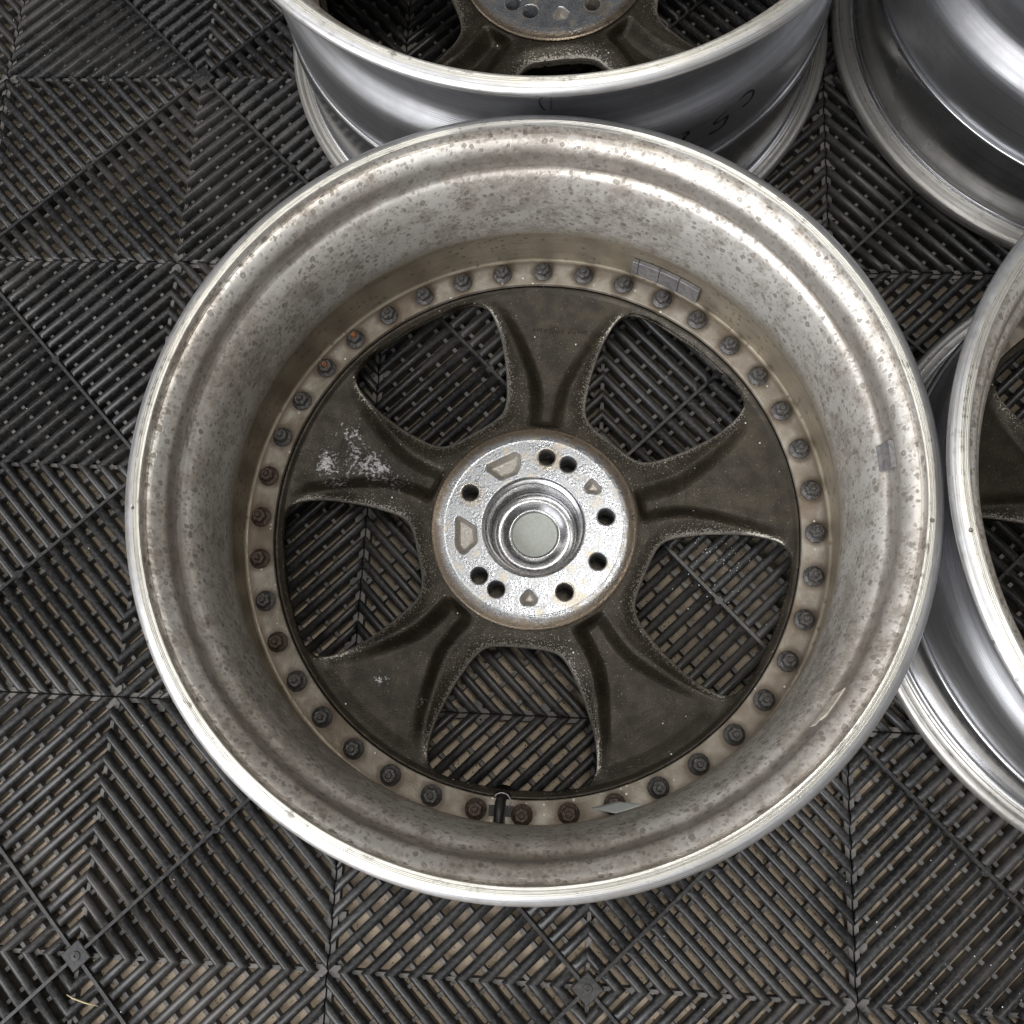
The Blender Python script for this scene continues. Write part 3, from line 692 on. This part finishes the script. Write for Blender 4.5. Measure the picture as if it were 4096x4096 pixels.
# nuts on the central wheel
rusty = {17: 1, 18: 1, 19: 1, 20: 1, 21: 1, 22: 1, 25: 1, 32: 1, 33: 1, 34: 1, 31: 1}
nut0 = None
for i in range(40):
    th = math.radians(.2+9*i)
    me = nut_me
    deg = (.2+9*i) % 360
    rust = deg in () or (165 < deg < 192) or (200 < deg < 212) or (258 < deg < 294)
    if nut0 is None:
        n = link('flange_nut', me, [M['nut']], A, True, 35); s = link('stud', stud_me, [M['nut']], n, True, 40); nut0, stud0 = n, s
        n.material_slots[0].link = 'OBJECT'; s.material_slots[0].link = 'OBJECT'
    else:
        n = nut0.copy(); C.objects.link(n); s = stud0.copy(); C.objects.link(s); s.parent = n; n.parent = A
    n.material_slots[0].material = M['nut_rust'] if rust else M['nut']
    s.material_slots[0].material = M['orange'] if i in (15, 16) else (M['nut_rust'] if rust else M['nut'])
    rnd = random.Random(i)
    n.location = (.2222*math.cos(th), .2222*math.sin(th), .0432); n.rotation_euler = (rnd.uniform(-.03, .03), rnd.uniform(-.03, .03), rnd.uniform(0, 6))
    if rust: n['label'] = 'brown rusted nut'
    if i in (15, 16): n['label'] = 'grey nut with an orange rusted stud tip'
# ---------------------------------------------------------------- stick-on weights, tape, valve
prof_in = np.array([(.0470, .2349), (.0600, .2348), (.0750, .2346), (.0850, .2336), (.0920, .2306), (.0970, .2268), (.1040, .2246), (.1200, .2249), (.1370, .2258), (.1520, .2276), (.1635, .2304), (.1705, .2338), (.1724, .2359), (.1744, .2374), (.1780, .2384), (.1830, .2397), (.1888, .2416), (.1930, .2444)])
def Rin(z): return float(np.interp(z, prof_in[:, 0], prof_in[:, 1]))
def curved_block(a0, a1, z0, z1, off0, off1, n=6, nz=4, rough=0, rf=Rin, skew=0):
    """thin block following the inner wall between angles a0..a1 (deg) and heights z0..z1; off = distance from the wall"""
    bm = bmesh.new(); G = []
    for off in (off0, off1):
        g = []
        for i in range(n+1):
            row = []
            for j in range(nz+1):
                z = z0+(z1-z0)*j/nz; th = math.radians(a0+(a1-a0)*i/n+skew*j/nz); r = rf(z)-off
                row.append(bm.verts.new((r*math.cos(th), r*math.sin(th), z)))
            g.append(row)
        G.append(g)
    for g in G:
        for i in range(n):
            for j in range(nz): bm.faces.new((g[i][j], g[i+1][j], g[i+1][j+1], g[i][j+1]))
    for i in range(n):
        for j in (0, nz): bm.faces.new((G[0][i][j], G[0][i+1][j], G[1][i+1][j], G[1][i][j]))
    for j in range(nz):
        for i in (0, n): bm.faces.new((G[0][i][j], G[0][i][j+1], G[1][i][j+1], G[1][i][j]))
    bmesh.ops.recalc_face_normals(bm, faces=bm.faces)
    bmesh.ops.bevel(bm, geom=[e for e in bm.edges if e.calc_face_angle(0) > .9], offset=.0004, segments=1, affect='EDGES')
    return bm2('wheel_weight', bm)
ed = [71.4, 70.0, 65.4, 61.0, 56.3]
for a0, a1 in zip(ed, ed[1:]):
    o = link('wheel_weight', curved_block(a0-.04, a1+.04, .0500, .0712, .0005, .0042), [M['lead']], A, False)
w = link('wheel_weight', curved_block(7.7, 3.3, .1722, .1846, .0006, .0040), [M['lead']], A, False)
w['label'] = 'single grey stick-on weight high on the barrel'
def flat_flap(P, name, mat, th=.0004):
    pass
o = link('tape_remnant', curved_block(-33.7, -40.0, .1755, .1795, .0002, .0010, 10, 4, 0, Rin, .6), [M['tape']], A, False); o['label'] = 'torn strip of beige adhesive tape'
o = link('tape_remnant', curved_block(-33.5, -38.6, .1802, .1830, .0002, .0014, 10, 4, 0, Rin, 1.2), [M['tape']], A, False)
def Rfilm(z): return .2246-(.1040-z)*0.45
o = link('clear_film', curved_block(-71.5, -76.5, .0915, .1050, .0010, .0013, 10, 5, 0, Rfilm, 4.0), [M['film']], A, True); o['label'] = 'loose flap of clear film'
# valve
bm = tube([(-.0150, -.2085, .030), (-.0150, -.2100, .044), (-.0152, -.2130, .050), (-.0155, -.2180, .0535), (-.0158, -.2235, .0545), (-.0160, -.2275, .0545)], [.0046, .0044, .0041, .0038, .0036, .0036], 16)
v_ = link('valve_stem', bm2('valve_stem', bm), [M['rubber']], A, True, 50)
rg_me = bm2('valve_ring', tube([(-.0146+.0066*math.cos(t), -.2135+.0066*math.sin(t), .0452+.0008*math.sin(t)) for t in np.linspace(-.9, 2.6, 20)], .0005, 6))
link('valve_ring', rg_me, [M['lip_edge']], v_, True)
# dark recess plate under the valve: slot cut look
bm = bmesh.new(); bmesh.ops.create_cube(bm, size=1)
for vv in bm.verts: vv.co = Vector((-.0150+vv.co.x*.0185, -.2200+vv.co.y*.0200, .0434+vv.co.z*.0012))
bmesh.ops.bevel(bm, geom=[e for e in bm.edges if abs((e.verts[0].co-e.verts[1].co).z) > .0005], offset=.006, segments=4, affect='EDGES')
link('valve_seat', bm2('valve_seat', bm), [M['rubber']], A, False)
# ---------------------------------------------------------------- cast lettering
def lettering(parent, txt, cx, cy, ang, size, z, mat, name='cast_lettering'):
    cu = bpy.data.curves.new('t', 'FONT'); cu.body = txt; cu.size = size; cu.extrude = .00025; cu.bevel_depth = .00012; cu.align_x = 'CENTER'; cu.align_y = 'CENTER'; cu.resolution_u = 3; cu.space_character = 1.15; cu.offset = .0
    o = bpy.data.objects.new('t', cu); C.objects.link(o)
    bpy.context.view_layer.update()
    me = bpy.data.meshes.new_from_object(o.evaluated_get(bpy.context.evaluated_depsgraph_get()))
    bpy.data.objects.remove(o); me.materials.clear()
    l = link(name, me, [mat], parent, False); l.location = (cx, cy, z); l.rotation_euler = (0, 0, ang); return l
k = N('cast_letters'); p = k.pos(); f = k.noise(p, 600, 3); M['letters'] = k.set(k.mix(k.ramp(f, .4, .7), (.095, .080, .062), (.17, .15, .12)), .4, .45)
def zd(x, y): return float(h_disc(np.array([x]), np.array([y]))[0])
disc = [c for c in A.children if c.name.startswith('spoke_disc')][0]
for txt, x, y, a, s in (('MADE IN JAPAN', .0152, .1752, PI+math.radians(-1), .0058), ('5X100 505KG', .0885, -.1465, math.radians(27), .0056), ('4X100 500KG', .0930, -.1537, math.radians(28), .0056)):
    lettering(disc, txt, x, y, a, s, zd(x, y)+.0001, M['disc_clean'])
# ---------------------------------------------------------------- marker writing on the barrel of the top wheel
ext = np.array([(.0465, .2383), (.0620, .2400), (.0850, .2408), (.0980, .2406), (.1050, .2394), (.1105, .2366), (.1160, .2328), (.1220, .2296), (.1290, .2284), (.1400, .2292), (.1500, .2312), (.1580, .2350), (.1660, .2400), (.1770, .2424), (.1830, .2432)])
def stroke(pts, name, wd=.0014):
    q = spline(pts, 6); P3 = []
    for a, z in q:
        r = float(np.interp(z-.049, ext[:, 0], ext[:, 1]))+.0000; P3.append((r*math.cos(math.radians(a)), r*math.sin(math.radians(a)), z))
    bm = bmesh.new(); prev = None
    n = len(P3)
    for i, p in enumerate(P3):
        p = Vector(p); t = (Vector(P3[min(i+1, n-1)])-Vector(P3[max(i-1, 0)])).normalized(); nr = Vector((p.x, p.y, 0)).normalized(); s = t.cross(nr).normalized()
        w_ = wd*(.45+.55*math.sin(PI*min(1, (i+.6)/(n*.5)) if i < n*.5 else PI*.5))
        cur = [bm.verts.new(p+s*w_*a+nr*b) for a, b in ((-1, .0003), (0, .0005), (1, .0003), (0, -.0004))]
        if prev:
            for j in range(4): bm.faces.new((prev[j], prev[(j+1) % 4], cur[(j+1) % 4], cur[j]))
        prev = cur
    bmesh.ops.recalc_face_normals(bm, faces=bm.faces)
    return link(name, bm2(name, bm), [M['ink']], B, True)
stroke([(-52.05, .1474), (-51.13, .1490), (-49.92, .1495), (-48.80, .1477), (-48.55, .1445), (-48.7, .1395), (-49.54, .1367), (-50.75, .1357)], 'marker_writing')
stroke([(-54.85, .1449), (-55.78, .1430), (-56.99, .1394), (-57.13, .1372), (-56.4, .1356), (-55.29, .1364), (-54.20, .1367), (-54.19, .1328), (-54.83, .1271), (-56.15, .1254), (-57.76, .1256)], 'marker_writing')
stroke([(-63.99, .1427), (-62.97, .1434), (-62.68, .1406), (-63.18, .1390), (-63.8, .1340), (-64.0, .1290), (-63.5, .1240)], 'marker_writing')
stroke([(-89.5, .2192), (-90.05, .2119), (-90.30, .2050), (-90.33, .2002), (-90.10, .1935), (-89.46, .1882)], 'marker_writing', .0005)
stroke([(-88.16, .2186), (-88.3, .2050), (-88.38, .1881)], 'marker_writing', .00022)
# ---------------------------------------------------------------- small litter
bm = tube([(-.0019, -.8274, .0012), (.004, -.8295, .0022), (.0138, -.8323, .0016), (.0243, -.8341, .0010)], [.0003, .0006, .0006, .0003], 6)
o = link('straw', bm2('straw', bm), [M['straw']]); tag(o, 'short dry yellow straw lying across the mat bars in the lower left', 'straw')
bm = bmesh.new(); rnd = random.Random(11)
def speck(x, y, z, r):
    bmesh.ops.create_icosphere(bm, subdivisions=1, radius=r, matrix=__import__('mathutils').Matrix.Translation((x, y, z)) @ __import__('mathutils').Matrix.Diagonal((rnd.uniform(.7, 1.3), rnd.uniform(.7, 1.3), .6, 1)))
def ground_z(x, y):
    u = (abs(((x/H+1) % 2)-1)+abs(((y/H+1) % 2)-1))*11   # distance in bar pitches
    f = (u-.3) % 1.0; f = min(f, 1-f)*PT/math.sqrt(2)
    if f < .0033: return -.0004-(f/.0037)**2*.0022
    return -.0150
for _ in range(260):
    x = rnd.gauss(.74, .07); y = rnd.gauss(-.80, .05); speck(x, y, ground_z(x, y)+.0003, rnd.uniform(.0002, .0006))
for _ in range(100):
    x = rnd.gauss(.50, .018); y = rnd.gauss(-.47, .02); speck(x, y, ground_z(x, y)+.0003, rnd.uniform(.0003, .0006))
for _ in range(500):
    x = rnd.uniform(-.3, 1.0); y = rnd.uniform(-.95, .15); speck(x, y, ground_z(x, y)+.0003, rnd.uniform(.0002, .0005))
o = link('grit', bm2('grit', bm), [M['grit']], None, True); tag(o, 'loose white grit scattered over the mats', 'grit', kind='stuff')
